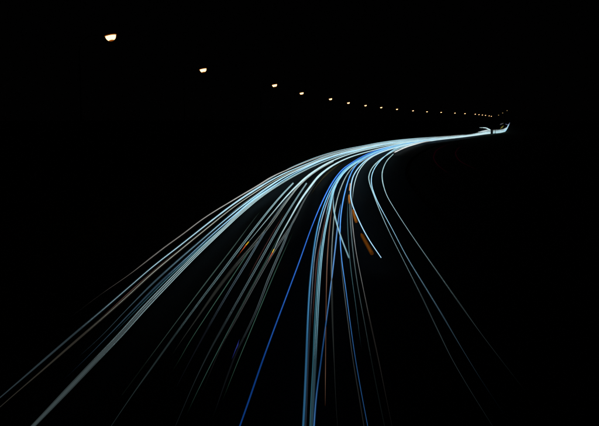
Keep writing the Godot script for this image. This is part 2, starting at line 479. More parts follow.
# color: light given off, linear. path: x, y, z in metres, then the radius of a strand and half the spread of the strands in millimetres
const TRAILS := [
	{"name": "light_trail", "label": "thin brownish grey light trail, outermost on the left edge of the bundle", "band": [0.084, 0.076, 0.068], "core": [0.491, 0.515, 0.495], "strands": 1,
		"path": [-7.57,0.65,-26.35,0,0,-7.53,0.65,-27.54,0.1,0,-7.41,0.65,-31.06,1,0,-7.18,0.65,-35.22,11,0,-7.03,0.65,-40.07,33.9,2.9,-6.93,0.65,-43.31,36.5,5.3,-6.73,0.65,-47.96,40.2,6.9,-6.45,0.65,-55.76,46.5,12.1,-5.43,0.65,-70.96,61.9,31.1,-4.15,0.65,-88,86.9,53.7,-3.46,0.65,-98.32,89.5,56.1,-1.33,0.65,-119.02,83.9,47,2.7,0.65,-151.7,76.6,41,7.2,0.65,-182.5,66.5,32.4,15.7,0.65,-223.8,81.1,40.1,25.3,0.65,-267.7,102.9,56,36.6,0.65,-310.3,122.5,67,49.7,0.65,-350.5,174.8,133.4,65.3,0.65,-392.5,232,207.3,80.3,0.65,-432.5,258.8,231.2,93.9,0.65,-469.8,281.9,251.8,106.1,0.65,-512.8,345,308.2,116.4,0.65,-550.6,397.3,355,122.4,0.65,-572.8,434.1,387.9,129.3,0.65,-598.4,475.4,424.7,136.8,0.65,-626.3,520.4,465,144.6,0.65,-654.9,568.1,507.6,156.5,0.73,-694.3,636.4,564,173.2,1.47,-726.9,615.4,487,179.3,2.15,-743.3,539.8,340.4,195.5,5.89,-798.2,290,35.2]},
	{"name": "light_trail", "label": "pale blue grey light trail running to the left picture edge, uppermost that gets there", "band": [0.022, 0.035, 0.042], "core": [0.485, 0.803, 0.941], "strands": 1,
		"path": [-7.06,0.65,-17.11,4.3,0,-6.99,0.65,-18.52,9.5,0,-6.94,0.65,-20.24,17.3,0,-6.89,0.65,-22.43,28.6,0,-6.83,0.65,-24.99,31.4,0,-6.74,0.65,-28.16,34.9,2.3,-6.64,0.65,-32.44,39.7,5.5,-6.53,0.65,-37.08,45.6,11,-6.23,0.65,-43.91,61.4,21.3,-5.77,0.65,-54.86,78.4,33.9,-5.15,0.65,-67.57,91,52,-4.1,0.65,-83.08,89.3,69.6,-2.84,0.65,-98.56,73.8,58.6,1.52,0.65,-135.78,64.3,53,6.4,0.65,-173.2,64.7,53.5,9.9,0.65,-192.8,64.1,53.7,18.9,0.65,-236.5,99.8,88.9,28.3,0.65,-278.4,125.6,113.7,40,0.65,-320.2,147.8,133.7,54.6,0.65,-360.5,203.6,174.8,69.8,0.65,-400.7,238.9,201.5,83.6,0.65,-438.2,262.4,221.3,96.3,0.65,-476.4,297.4,250.9,104.7,0.65,-506.2,340.6,287.3,114.7,0.65,-542.3,391.3,330.1,120.4,0.65,-563.3,427,360.1,127,0.65,-587.5,466.8,393.7,134.1,0.65,-613.8,510.1,430.2,141.4,0.65,-640.6,555.7,468.8,148.5,0.65,-665.6,601.7,507.6,164,0.88,-704.8,672.5,551.5,172.2,1.33,-722.7,611.9,464,178.5,2.01,-740.2,537.5,335.4,195.2,5.78,-797,289.6,57.5]},
	{"name": "light_trail", "label": "warm beige light trail running to the left picture edge beside the pale blue one", "band": [0.027, 0.025, 0.02], "core": [0.491, 0.529, 0.468], "strands": 1,
		"path": [-6.82,0.65,-16.49,1.8,0,-6.76,0.65,-17.81,4.4,0,-6.71,0.65,-19.4,10,0,-6.64,0.65,-21.43,20.5,0,-6.57,0.65,-23.83,32.6,0,-6.47,0.65,-26.74,38.2,1.4,-6.36,0.65,-30.43,44.8,3.8,-6.26,0.65,-35.59,51.8,8.3,-6.03,0.65,-41.49,56.5,12.5,-5.63,0.65,-50.87,63.3,15.7,-5.06,0.65,-63.2,69.8,20.2,-3.68,0.65,-83.3,55.7,39,-2.47,0.65,-97.67,46.5,36,2.16,0.65,-137.33,55.1,45.8,6.2,0.65,-168.2,57.6,48,9.7,0.65,-187.7,60.5,51,18.4,0.65,-230.6,97.3,86.8,27.6,0.65,-271.5,122.6,110.8,39,0.65,-312.5,144.2,130.5,53.7,0.65,-354.3,200.1,181,68.9,0.65,-395.5,235.8,213.3,82.7,0.65,-433.4,259.6,234.8,95.4,0.65,-471.8,294.5,266.4,103.5,0.65,-500.6,336.8,304.7,113.2,0.65,-535.2,386.2,349.3,125,0.65,-578.4,459.5,415.6,131.8,0.65,-603.3,501.3,453.5,138.8,0.65,-628.6,545.3,493.3,151.2,0.65,-670.7,614.8,552.3,165.9,0.92,-706.7,683.3,596.6,171.3,1.22,-718.9,608.6,495,177.8,1.88,-737.4,535.4,358.5,194.9,5.69,-796,289.2,61.8]},
	{"name": "light_trail", "label": "dim steel blue light trail fading out left of the broad pale one, upper of two", "band": [0.035, 0.065, 0.085], "core": [0.51, 0.93, 1.167], "strands": 1,
		"path": [-6.05,0.65,-22.36,0,0,-6.03,0.65,-22.75,0.1,0,-5.95,0.65,-24.66,2.1,0,-5.92,0.65,-28.24,8.8,0,-5.86,0.65,-32.73,33,0,-5.71,0.65,-37.41,43.5,1.7,-5.37,0.65,-45.37,54.1,5.4,-4.89,0.65,-56.16,71.1,21,-4.35,0.65,-66.02,85.4,41.1,-2.67,0.65,-90.22,70.4,52.4,-1.72,0.65,-101.57,61.8,48,0.53,0.65,-121.91,60.5,47.2,5.1,0.65,-157,61.9,48.4,8.8,0.65,-179.8,60.3,48,17.1,0.65,-220.7,91.1,79.8,25.8,0.65,-260.5,118.1,106.4,37.1,0.65,-302.8,138.2,124.6,51.5,0.65,-345.2,192.4,166.6,66.1,0.65,-385,229.1,194.2,79.6,0.65,-422.8,253.1,214.6,91.1,0.65,-456,273.6,231.9,102.4,0.65,-495.1,333.1,282.4,111.7,0.65,-528.3,381.2,323.1,123.1,0.65,-569.5,452.4,383.5,129.6,0.65,-593.1,492.9,417.8,136.2,0.65,-617.1,535.3,453.8,148.1,0.65,-656.8,602,504.5,160.9,0.7,-691.7,660,534.4,170.3,1.1,-714.7,605.1,429.8,177.1,1.76,-734.4,533.3,334,194.7,5.61,-794.9,288.9,91.5]},
	{"name": "light_trail", "label": "dim dark blue light trail fading out left of the broad pale one, lower of two", "band": [0.021, 0.044, 0.068], "core": [0.466, 0.929, 1.301], "strands": 1,
		"path": [-5.88,0.65,-20.32,0,0,-5.86,0.65,-20.76,0.1,0,-5.82,0.65,-21.74,0.8,0,-5.75,0.65,-24.53,7.4,0,-5.69,0.65,-28.16,21.5,0,-5.6,0.65,-32.83,39.7,0,-5.34,0.65,-39.53,48.7,3.8,-5.05,0.65,-46.96,58.9,9.5,-4.49,0.65,-58.46,75.6,28,-3.86,0.65,-70.21,87.5,49,-2.6,0.65,-86.13,61.5,45.4,-1.55,0.65,-98.29,54.6,41.1,1.08,0.65,-122.7,58.7,46.1,4.9,0.65,-151.9,59.9,47.4,8.6,0.65,-174.2,58.4,47,16.7,0.65,-215.5,89,78.2,25.3,0.65,-255.6,115.8,104.6,36.5,0.65,-297.5,135.8,122.7,49.4,0.65,-336.6,184.7,155.3,63.5,0.65,-375.5,222.9,177.7,76.6,0.65,-412.3,246.7,196.7,90.4,0.65,-452.3,271.4,216.4,101.4,0.65,-490.4,330,263.1,110.5,0.65,-522.5,377,300.6,121.5,0.65,-562.1,446.5,356,127.7,0.65,-584.7,485.8,387.4,134.1,0.65,-607.5,527,420.2,145.5,0.65,-645.3,591.5,466.8,159,0.65,-683.2,652,498.6,169.4,1.01,-710.8,601.8,409,176.5,1.66,-731.8,531.4,322.8,194.5,5.53,-794.1,288.5,82]},
	{"name": "light_trail", "label": "broad pale grey light trail, brightest of those leaving at lower left corner", "band": [0.042, 0.058, 0.061], "core": [0.613, 0.907, 0.973], "strands": 3,
		"path": [-5.7,0.65,-15.06,27.1,0,-5.65,0.65,-16.35,33,0,-5.6,0.65,-17.88,43,0,-5.55,0.65,-19.72,59.5,0,-5.49,0.65,-22.01,67.7,0,-5.41,0.65,-24.8,77.3,1.3,-5.36,0.65,-28.45,89.4,3.4,-5.25,0.65,-32.92,89.8,5.4,-5.05,0.65,-39.53,87.2,8.8,-4.68,0.65,-48.76,87.2,15.7,-4.01,0.65,-63.24,109.3,19.9,-3.46,0.65,-72.13,99.2,19.5,-1.87,0.65,-90.56,73.8,12.7,1.34,0.65,-119.81,64.8,11.1,5.24,0.65,-148.75,61.8,14.3,9.4,0.65,-174.8,59.2,16.6,17.2,0.65,-214.7,90.6,27,25.8,0.65,-254.3,114.8,34.5,36.8,0.65,-294.6,136,40.9,50,0.65,-335,186.7,56.2,64.6,0.65,-376.6,224.1,67.5,78.1,0.65,-414.8,248.3,74.7,89.7,0.65,-448.8,269.2,81,100.5,0.65,-485.9,326.9,98.4,109.3,0.65,-516.9,372.9,112.3,119.9,0.65,-554.8,440.8,132.7,125.9,0.65,-576.5,479,144.2,138,0.65,-618.4,559.1,168.3,151.3,0.65,-656.7,618.4,183.4,161.7,0.68,-688.6,665.7,195.5,168.4,0.92,-706.7,598.3,167.1,175.9,1.55,-729.1,529.4,138,194.3,5.45,-793.2,288.2,34.9]},
	{"name": "light_trail", "label": "bright white light trail along the top of the bend, fading at left half", "band": [0.209, 0.29, 0.304], "core": [0.655, 0.97, 1.04], "strands": 1,
		"path": [-4.99,0.65,-57.39,0,0,-4.95,0.65,-58.16,0.5,0,-4.81,0.65,-60.62,5.7,0,-4.42,0.65,-67.05,40.5,0,-2.64,0.65,-91.21,79.1,60.4,-2.03,0.65,-98.32,71.4,55.5,2.46,0.65,-135.63,66.2,50.5,6.5,0.65,-164.7,64.7,49.5,11.4,0.65,-191.5,70,55.8,19.7,0.65,-232.6,104.5,90,29,0.65,-272.8,122.2,106.5,40.6,0.65,-313,148.8,129.7,55.4,0.65,-354.3,203.6,161.8,69.5,0.65,-393.3,234.8,185,83.5,0.65,-432.6,259.2,204.3,94.1,0.65,-465.3,290.5,228.9,106.4,0.65,-508.6,354.5,279.4,116.3,0.65,-544.2,412.5,325.1,122.3,0.65,-565.7,449.4,354.2,128.6,0.65,-588.9,489.3,385.7,135.2,0.65,-612.3,531.1,418.6,146.8,0.65,-651,596.7,465.5,160.1,0.67,-687.8,656.4,496.4,169.9,1.05,-712.8,603.5,406,176.8,1.71,-733.1,532.3,261.4,194.6,5.57,-794.5,229.8,0]},
	{"name": "light_trail", "label": "teal grey light trail with a blunt upper end, leftmost in the fan of dim streaks", "band": [0.013, 0.021, 0.022], "core": [0.333, 0.55, 0.604], "strands": 2,
		"path": [-3.99,0.65,-15.62,1.2,0,-3.97,0.65,-17.3,3.9,0,-3.93,0.65,-19.29,10.2,0,-3.85,0.65,-21.88,23.2,0,-3.75,0.65,-25.01,31.5,0,-3.6,0.65,-29.16,43.5,1.4,-3.37,0.65,-34.79,61.5,3.7,-3.02,0.65,-43.6,77.1,7.6,-2.56,0.65,-54.8,78,13.9,-1.51,0.65,-76.07,75.1,31,-0.71,0.65,-89.39,73.8,33.4]},
	{"name": "light_trail", "label": "thin white light trail ending in a yellow and red tip, left one of two", "band": [0.249, 0.346, 0.363], "core": [0.613, 0.907, 0.973], "strands": 1,
		"path": [-2.65,0.85,-43.77,6.7,0,-1.91,0.85,-57.14,37.2,4.5,-1.1,0.85,-71.26,61.3,42,0.74,0.85,-96.34,113,96.6,2.53,0.85,-115.1,111.9,95.6,4.66,0.85,-133.66,103.5,88.4,7.8,0.85,-155.9,91,77.8,11.7,0.85,-178.7,87.8,75.1,21,0.85,-221.5,101.6,86.8,31,0.85,-262.7,118,100.9,43.3,0.85,-305.2,161.1,137.7,56.5,0.85,-344.8,202.6,173.1,70.7,0.85,-385.1,230.3,196.8,83.4,0.85,-422.1,253.1,216.3,96.2,0.85,-464.9,312.8,267.3,104.3,0.85,-493.5,356.1,304.3,114.2,0.85,-528.3,419.7,358.7,125.4,0.85,-567.8,492.6,420.9,135.4,0.85,-600.4,550.3,464.9,147.3,0.85,-633.2,604.2,493.1,153.2,0.85,-652.6,630.9,508.9,164.6,0.89,-690.5,584.6,418.2,173.7,1.46,-720.3,523,259.4,193.4,5.36,-789.6,191.6,0]},
	{"name": "light_trail", "label": "short yellow light streak at the tip of the left thin white trail", "band": [0.627, 0.376, 0.016], "core": [0.593, 0.471, 0.209], "strands": 0,
		"path": [-2.72,0.85,-42.54,24.9,0,-2.65,0.85,-43.77,26,0]},
	{"name": "light_trail", "label": "short orange red light streak below the left yellow tip", "band": [0.502, 0.084, 0.025], "core": [0.475, 0.206, 0.178], "strands": 0,
		"path": [-2.89,0.85,-38.22,0,0,-2.87,0.85,-38.81,0.4,0,-2.83,0.85,-40.01,2.4,0,-2.77,0.85,-41.3,14.3,0,-2.72,0.85,-42.54,27.9,0]},
	{"name": "light_trail", "label": "wide olive grey light trail below the left orange red tip", "band": [0.018, 0.02, 0.018], "core": [0.37, 0.448, 0.437], "strands": 2,
		"path": [-3.52,0.65,-22.55,0,0,-3.51,0.65,-22.88,0.2,0,-3.48,0.65,-23.94,2.2,0,-3.36,0.65,-27.09,20.5,0,-3.16,0.65,-32.14,59.5,0,-2.93,0.65,-36.5,73.3,0,-2.34,0.65,-45.11,94.4,3.9,-1.99,0.65,-50.65,97.2,6,-0.99,0.65,-70.09,79.5,20.5,0.07,0.65,-88.08,81,35.1,0.98,0.65,-99.78,84,38,2.87,0.65,-119.02,85.3,38.6,5.56,0.65,-141.09,79.8,36.1]},
	{"name": "light_trail", "label": "dim blue grey double light trail right of the wide olive one", "band": [0.004, 0.005, 0.007], "core": [0.074, 0.116, 0.14], "strands": 2,
		"path": [-2.98,0.65,-19.92,0.9,0,-2.94,0.65,-22.26,10.3,0,-2.86,0.65,-25.75,34.9,0,-2.71,0.65,-30.69,50,5.1,-2.45,0.65,-37.75,67.7,16.4,-2.05,0.65,-49.14,64.2,26.6,-1.65,0.65,-58.85,50.8,23,-1.08,0.65,-71.49,48.6,8,-0.83,0.65,-75.97,47.1,0,-0.69,0.65,-78.43,0,0]},
	{"name": "light_trail", "label": "teal grey light trail with a blunt upper end, middle of the fan of dim streaks", "band": [0.011, 0.016, 0.018], "core": [0.268, 0.432, 0.475], "strands": 2,
		"path": [-2.63,0.65,-16.02,0.4,0,-2.61,0.65,-17.92,3,0,-2.59,0.65,-20.33,7.8,0,-2.51,0.65,-23.47,23.2,0,-2.39,0.65,-26.29,40.4,0,-2.16,0.65,-31.4,53.8,2.5,-1.81,0.65,-39.29,70.3,6,-1.3,0.65,-51.02,77.1,11.6,-0.13,0.65,-74.09,74.3,26,0.7,0.65,-89.1,73.2,33.1]},
	{"name": "light_trail", "label": "thin white light trail ending in a yellow and red tip, right one of two", "band": [0.342, 0.475, 0.499], "core": [0.613, 0.907, 0.973], "strands": 1,
		"path": [-1.25,0.85,-41.17,8.3,0,-1.1,0.85,-44.99,24.4,0,-0.62,0.85,-54.55,49.2,13.5,0.04,0.85,-66.95,79,54.6,1.18,0.85,-84.35,112.6,91.4,2.18,0.85,-98.02,126,102.3,3.25,0.85,-109.52,126,102.3,4.9,0.85,-124.32,117.2,95.2,9.5,0.85,-156.1,90.2,73.3,16.8,0.85,-193.2,94.1,76.4,25.4,0.85,-233.2,104.2,84.7,34.7,0.85,-272.7,127.6,103.6,46.7,0.85,-312.8,174.3,141.6,60.8,0.85,-354.5,211,171.4,73.8,0.85,-391.8,234.5,190.5,85,0.85,-425.6,255.4,207.4,95,0.85,-459.3,309,251,107.3,0.85,-502.1,380.6,309.1,117.6,0.85,-538.1,447.2,363.2,128.1,0.85,-573.9,518.9,421.5,139.6,0.85,-606,570.7,442.2,149.4,0.85,-636.2,615.1,461.6,161.4,0.85,-677.1,573.3,362.7,172.7,1.33,-715.8,519.8,181.8,193.1,5.26,-788.4,139.2,0]},
	{"name": "light_trail", "label": "short yellow light streak at the tip of the right thin white trail", "band": [0.648, 0.445, 0.065], "core": [0.613, 0.532, 0.255], "strands": 0,
		"path": [-1.3,0.85,-40.01,22.6,0,-1.25,0.85,-41.17,26.9,0]},
	{"name": "light_trail", "label": "short red light streak below the right yellow tip", "band": [0.502, 0.084, 0.025], "core": [0.475, 0.206, 0.178], "strands": 0,
		"path": [-1.4,0.85,-36.84,0,0,-1.39,0.85,-37.44,0.9,0,-1.36,0.85,-38.65,5.1,0,-1.3,0.85,-40.01,26.2,0]},
	{"name": "light_trail", "label": "grey light trail under the right red tip, fading toward the bottom", "band": [0.006, 0.006, 0.006], "core": [0.093, 0.114, 0.117], "strands": 2,
		"path": [-2.33,0.65,-19.32,0,0,-2.32,0.65,-19.6,0.2,0,-2.3,0.65,-20.71,2.7,0,-2.23,0.65,-23.91,20.8,0,-2.07,0.65,-27.19,43.2,2.8,-1.78,0.65,-32.94,60.4,9.1,-1.31,0.65,-41.33,74.8,17.2,-0.96,0.65,-46.26,72.4,21.8,-0.58,0.65,-51.7,66,25.3,0.4,0.65,-69.95,61.8,25,1.5,0.65,-87.24,55.1,3.9,1.7,0.65,-90.2,54,0,1.93,0.65,-93.43,0,0]},
	{"name": "light_trail", "label": "grey blue light trail at the right edge of the fan of dim streaks", "band": [0.004, 0.005, 0.006], "core": [0.075, 0.106, 0.116], "strands": 2,
		"path": [-1.88,0.65,-17.7,0,0,-1.88,0.65,-17.82,0.2,0,-1.87,0.65,-18.31,2.1,0,-1.82,0.65,-20.91,21.8,0,-1.75,0.65,-23.27,28.4,0,-1.61,0.65,-25.65,37.6,1.9,-1.5,0.65,-27.72,44.8,4,-1.28,0.65,-34.03,63.7,15.6,-0.89,0.65,-43.47,73,26.6,-0.53,0.65,-52.37,65.6,29.5,0.17,0.65,-65.38,51.4,2.7,0.26,0.65,-67.07,50.1,0,0.37,0.65,-68.86,0,0]},
	{"name": "light_trail", "label": "tiny dark blue light streak inside the fan of dim streaks", "band": [0.018, 0.026, 0.177], "core": [0.041, 0.07, 0.195], "strands": 0,
		"path": [-1.84,0.65,-22.26,0,0,-1.83,0.65,-22.48,0.7,0,-1.8,0.65,-23.42,10.2,0,-1.78,0.65,-23.91,17.5,0,-1.78,0.65,-24.25,5.4,0,-1.77,0.65,-24.6,0,0]},
	{"name": "light_trail", "label": "vivid blue light trail running alone to the bottom edge, left of the middle group", "band": [0.004, 0.035, 0.174], "core": [0.073, 0.297, 1.163], "strands": 1,
		"path": [-1.39,0.65,-15.06,12.9,0,-1.29,0.65,-16.76,16.4,0,-1.17,0.65,-18.92,21.3,0,-1.02,0.65,-21.8,24.1,0,-0.8,0.65,-25.6,27.9,2.1,-0.5,0.65,-30.55,33,4.4,-0.04,0.65,-38.18,40.7,9.2,0.67,0.65,-50.5,47.2,12.2,2.1,0.65,-72.27,61.2,46.4,3.24,0.65,-87.53,70.2,60.7,4.76,0.65,-105.16,77,66.9,6.17,0.65,-119.09,77.6,64.4,8.49,0.65,-137.51,69.6,53.8,12.8,0.65,-167.9,73.2,53.6,16.7,0.65,-191.6,78.3,56.2,25.4,0.65,-234.7,85.2,61.6,35,0.65,-275.5,105.7,81.7,47.4,0.65,-317.9,172.5,146,60.4,0.65,-357.1,211.9,178.4,73.2,0.65,-393.9,235.7,198.5,87.1,0.65,-436.1,261.6,220.3,97.2,0.65,-470,316.2,266.2,109.6,0.65,-512.6,388.5,327.1,119.8,0.65,-548.2,455.6,383.6,130.2,0.65,-583.4,527.5,444.1,141.6,0.65,-614.8,579,475.8,151.4,0.65,-644.8,623.4,504,163.2,0.66,-684.8,579.8,431.7,173.2,1.19,-718.1,521.4,308.2,193.5,5.18,-789.9,287,0]},
	{"name": "light_trail", "label": "medium blue light trail, second from left in the middle group", "band": [0.022, 0.101, 0.207], "core": [0.151, 0.578, 1.114], "strands": 1,
		"path": [0.04,0.65,-15.06,20.7,0,0.07,0.65,-16.87,23.7,0,0.12,0.65,-19.13,27.6,0,0.18,0.65,-22.16,30.7,0,0.26,0.65,-26.48,35.4,2.4,0.39,0.65,-32.2,42,5.4,0.63,0.65,-39.79,51,6.7,0.99,0.65,-48.99,59.7,13,1.48,0.65,-58.65,51.6,25.2,2.12,0.65,-69.07,52,38.2,3.19,0.65,-83.91,57.8,48.5,4.37,0.65,-97.84,64.2,56.9,5.99,0.65,-114.48,71.1,62.8,7.73,0.65,-129.11,65.5,54.4,11.2,0.65,-154.3,64.9,50.5,15,0.65,-178.7,70.5,54.1,21,0.65,-211.2,79.2,60.7,29.6,0.65,-251.6,90.6,70.7,40,0.65,-292.5,131.3,111.8,53,0.65,-333.8,192,159.9,67.2,0.65,-375.4,224.3,187.3,79.5,0.65,-411.6,246.6,206,89.8,0.65,-444,277.2,231.5,100.4,0.65,-480.1,334.7,279.5,108.8,0.65,-508.8,385.6,322.1,118.7,0.65,-543.4,451.5,377.1,128.9,0.65,-577.5,522.1,436.1,144.1,0.65,-619,590.7,476.8,149.6,0.65,-636.9,615.8,492.8,161.4,0.65,-677.1,573.2,420.4,172.7,1.13,-715.8,519.8,297.9,193.3,5.13,-789.3,286.8,0]},
	{"name": "light_trail", "label": "dim lavender light trail close along the medium blue one", "band": [0.015, 0.019, 0.027], "core": [0.375, 0.539, 0.695], "strands": 1,
		"path": [0.09,0.65,-15.06,13.7,0,0.12,0.65,-16.87,15.8,0,0.17,0.65,-19.13,17.7,0,0.23,0.65,-22.12,20.4,0,0.33,0.65,-26.27,24.7,0,0.49,0.65,-32.27,30.4,2.8,0.69,0.65,-39.17,36.3,6.2,0.99,0.65,-46.42,39.9,12.1,1.49,0.65,-56.25,41,27,2.3,0.65,-69.45,46,34.5,3.37,0.65,-84.17,48.9,40.2,4.52,0.65,-97.61,51.1,44,6.1,0.65,-113.51,55.4,50.2,8.86,0.65,-135.78,62.6,56.6]},
	{"name": "light_trail", "label": "broad pale blue light trail, brightest at the bottom of the middle group", "band": [0.021, 0.049, 0.064], "core": [0.386, 0.828, 1.04], "strands": 2,
		"path": [0.18,0.65,-15.06,22.8,0,0.24,0.65,-16.87,27.4,0,0.31,0.65,-19.13,40,0,0.41,0.65,-22.16,47.3,0,0.55,0.65,-26.48,55.3,3.3,0.74,0.65,-32.2,62.7,7.3,1.06,0.65,-40.43,66,13.2,1.46,0.65,-48.99,71.9,17.9,2.26,0.65,-63.15,75,28.6,2.87,0.65,-74.09,77.8,32.7,3.68,0.65,-86.3,86.3,38.2,4.62,0.65,-97.71,90.5,40.8,5.88,0.65,-110.67,91.8,41.5,7.06,0.65,-120.92,92.3,41.7,11.2,0.65,-150.7,94.2,42.5,15.4,0.65,-177.5,98,44.2,22.7,0.65,-215.9,106.7,48.2,31.1,0.65,-254.9,119.5,54,42.1,0.65,-297.3,156.5,68.6,54.3,0.65,-336.5,196.2,82.5,68.6,0.65,-378.3,226.1,95.1,81.3,0.65,-416.2,249.5,104.9,92.6,0.65,-452.6,293.5,123.4,103.7,0.65,-490.3,353.8,148.7,112.7,0.65,-521.4,414.2,174.1,122.7,0.65,-555.8,482.2,202.7,135.1,0.65,-592.6,550.6,228.1,147.8,0.65,-629.3,608.4,246.7,159.3,0.65,-668.6,566.1,213.4,172.1,1.07,-713.5,518.1,159.9,183.6,2.75,-754.8,411.3,78.3,193.2,5.08,-788.6,286.6,0]},
	{"name": "light_trail", "label": "deep blue narrow light trail merging into the broad pale one near the bottom", "band": [0.007, 0.044, 0.146], "core": [0.109, 0.291, 0.625], "strands": 1,
		"path": [0.23,0.65,-15.06,20.8,4.5,0.29,0.65,-16.92,22.8,5,0.38,0.65,-19.03,22.7,3.2,0.56,0.65,-21.98,20.5,0,0.82,0.65,-26.19,25.3,2.3,1.19,0.65,-32.18,31.7,14.1,1.75,0.65,-41.66,36.3,32,2.74,0.65,-58.65,35.9,31.6,3.31,0.65,-67.55,0,0]},
	{"name": "light_trail", "label": "dark red light trail between the blue ones of the middle group", "band": [0.014, 0.003, 0.001], "core": [0.069, 0.031, 0.028], "strands": 1,
		"path": [0.36,0.65,-25.07,0,0,0.37,0.65,-25.33,0.8,0,0.4,0.65,-26.35,11.2,0,0.59,0.65,-32.36,27.2,14.5,0.8,0.65,-38.59,33,29.4,1.12,0.65,-44.91,37.3,33.2,2.07,0.65,-63.41,40.8,24.6,2.54,0.65,-72.94,41.3,0,2.82,0.65,-78.43,0,0]},
	{"name": "light_trail", "label": "thin brown orange light trail in the middle group, ending before the bottom edge", "band": [0.039, 0.013, 0.004], "core": [0.171, 0.099, 0.07], "strands": 1,
		"path": [0.58,0.65,-18.61,2.1,0,0.66,0.65,-21.07,11.5,4.7,0.78,0.65,-24.72,14.8,3.2,0.95,0.65,-29.78,22.3,4.7,1.24,0.65,-37.76,29.3,18.8,1.77,0.65,-50.02,36.9,30.9,2.71,0.65,-68.42,38.8,0,3.05,0.65,-74.16,7.6,0,3.24,0.65,-77.3,0,0]},
	{"name": "light_trail", "label": "grey cyan light trail crossing the blue ones and ending bluntly among them", "band": [0.142, 0.267, 0.32], "core": [0.319, 0.59, 0.697], "strands": 1,
		"path": [2.29,0.8,-38.96,41.8,2.9,2.27,0.8,-46.09,46.6,23.5,2.43,0.8,-59.12,50.4,41.9,2.61,0.8,-65.21,49.4,13.1,2.98,0.8,-73.74,7.4,0,3.12,0.8,-76.58,0,0]},
	{"name": "light_trail", "label": "grey green light trail in the middle group, right of the brown orange one", "band": [0.017, 0.02, 0.019], "core": [0.343, 0.448, 0.443], "strands": 1,
		"path": [0.75,0.65,-15.06,0.2,0,0.79,0.65,-16.87,1,0,0.84,0.65,-19.13,2.5,0,0.92,0.65,-21.94,6.8,0,1.04,0.65,-26.04,24.1,0,1.23,0.65,-31.85,43,1.9,1.46,0.65,-38.33,55.7,7.1,2,0.65,-50.37,63.5,15.7,2.61,0.65,-62.06,54.3,32.4,3.24,0.65,-72.1,51.3,43.2,4.27,0.65,-86.01,58.1,52.1,6.03,0.65,-106.51,65,58.8,7.23,0.65,-118.34,67.3,60.9,9.2,0.65,-133.76,66.3,60,12.2,0.65,-154,71.5,64.7,17.8,0.65,-187.2,85,76.9,25.4,0.65,-226.1,102,92.3,34.8,0.65,-268.2,127.5,115.4,45.9,0.65,-307.9,171.5,155.2,58.9,0.65,-348.5,206.8,187.2,71.6,0.65,-385.3,230.6,208.7,83,0.65,-420.3,252,228.1,95.2,0.65,-460.3,309.7,280.3,106.8,0.65,-499.5,378.6,342.6,116.1,0.65,-531.6,441.8,399.8,125.7,0.65,-563.2,509.2,460.8,139.9,0.65,-601.3,573.8,504.9,145.2,0.65,-618.1,597.6,522.2,156.4,0.65,-656.3,555.7,452.4,171.2,0.98,-709.8,515.4,345.8,183.2,2.66,-753.2,410.4,173.6,192.9,5,-787.7,286.2,62.1]},
	{"name": "light_trail", "label": "light blue trail turning to bright blue near bottom, right of middle group", "band": [0.014, 0.064, 0.182], "core": [0.121, 0.438, 1.113], "strands": 1,
		"path": [1.39,0.65,-15.06,6.4,0,1.43,0.65,-16.87,7.6,0,1.46,0.65,-19.2,9.8,0,1.51,0.65,-22.22,12.1,0,1.61,0.65,-26.26,15.7,1.4,1.78,0.65,-32.19,21.7,5.2,1.97,0.65,-39.17,30.2,13.4,2.28,0.65,-47.26,36,21.2,2.7,0.65,-55.59,43.7,32.4,3.28,0.65,-65.01,49.6,40.2,4.55,0.65,-83.01,63.1,53.1,6.06,0.65,-102.16,73.5,60.7,7.12,0.65,-114.23,78.9,63.9,8.74,0.65,-130.04,76.3,60.3,10.69,0.65,-146.1,73.9,57.3,13.7,0.65,-165.7,72.9,55.1,18.5,0.65,-193.1,76.1,57.3,26.7,0.65,-233.4,84.1,65,37.2,0.65,-276.8,118.7,100.2,49.9,0.65,-319.3,182.4,161.8,63.8,0.65,-360.9,215.4,190.8,77.9,0.65,-403.2,241.6,213.9,91.2,0.65,-445.9,289.2,256.1,101.8,0.65,-481.3,347.3,307.5,110.2,0.65,-510.1,405.2,358.8,119.6,0.65,-541.7,470,416.2,134.3,0.65,-582.6,548.7,474.1,143,0.65,-609.2,589,500.6,154.1,0.65,-646.4,547.3,428,170.4,0.91,-706.5,513,317.6,182.9,2.58,-751.7,409.6,138,192.8,4.94,-787,286,0]},
	{"name": "light_trail", "label": "grey light trail hugging left side of the bright blue one near the bottom", "band": [0.012, 0.013, 0.013], "core": [0.075, 0.092, 0.095], "strands": 1,
		"path": [1.32,0.65,-15.06,6.3,0,1.35,0.65,-16.87,9.4,0,1.39,0.65,-19.22,12.3,0,1.44,0.65,-22.25,14.3,1.6,1.55,0.65,-26.46,16.6,6.6,1.72,0.65,-32.62,18.2,15.4,1.96,0.65,-40.07,18.3,0,2.02,0.65,-41.52,3.9,0,2.05,0.65,-42.3,0,0]},
	{"name": "light_trail", "label": "sky blue light trail ending bluntly beside the orange dashes", "band": [0.448, 0.806, 1.074], "core": [0.52, 0.936, 1.188], "strands": 0,
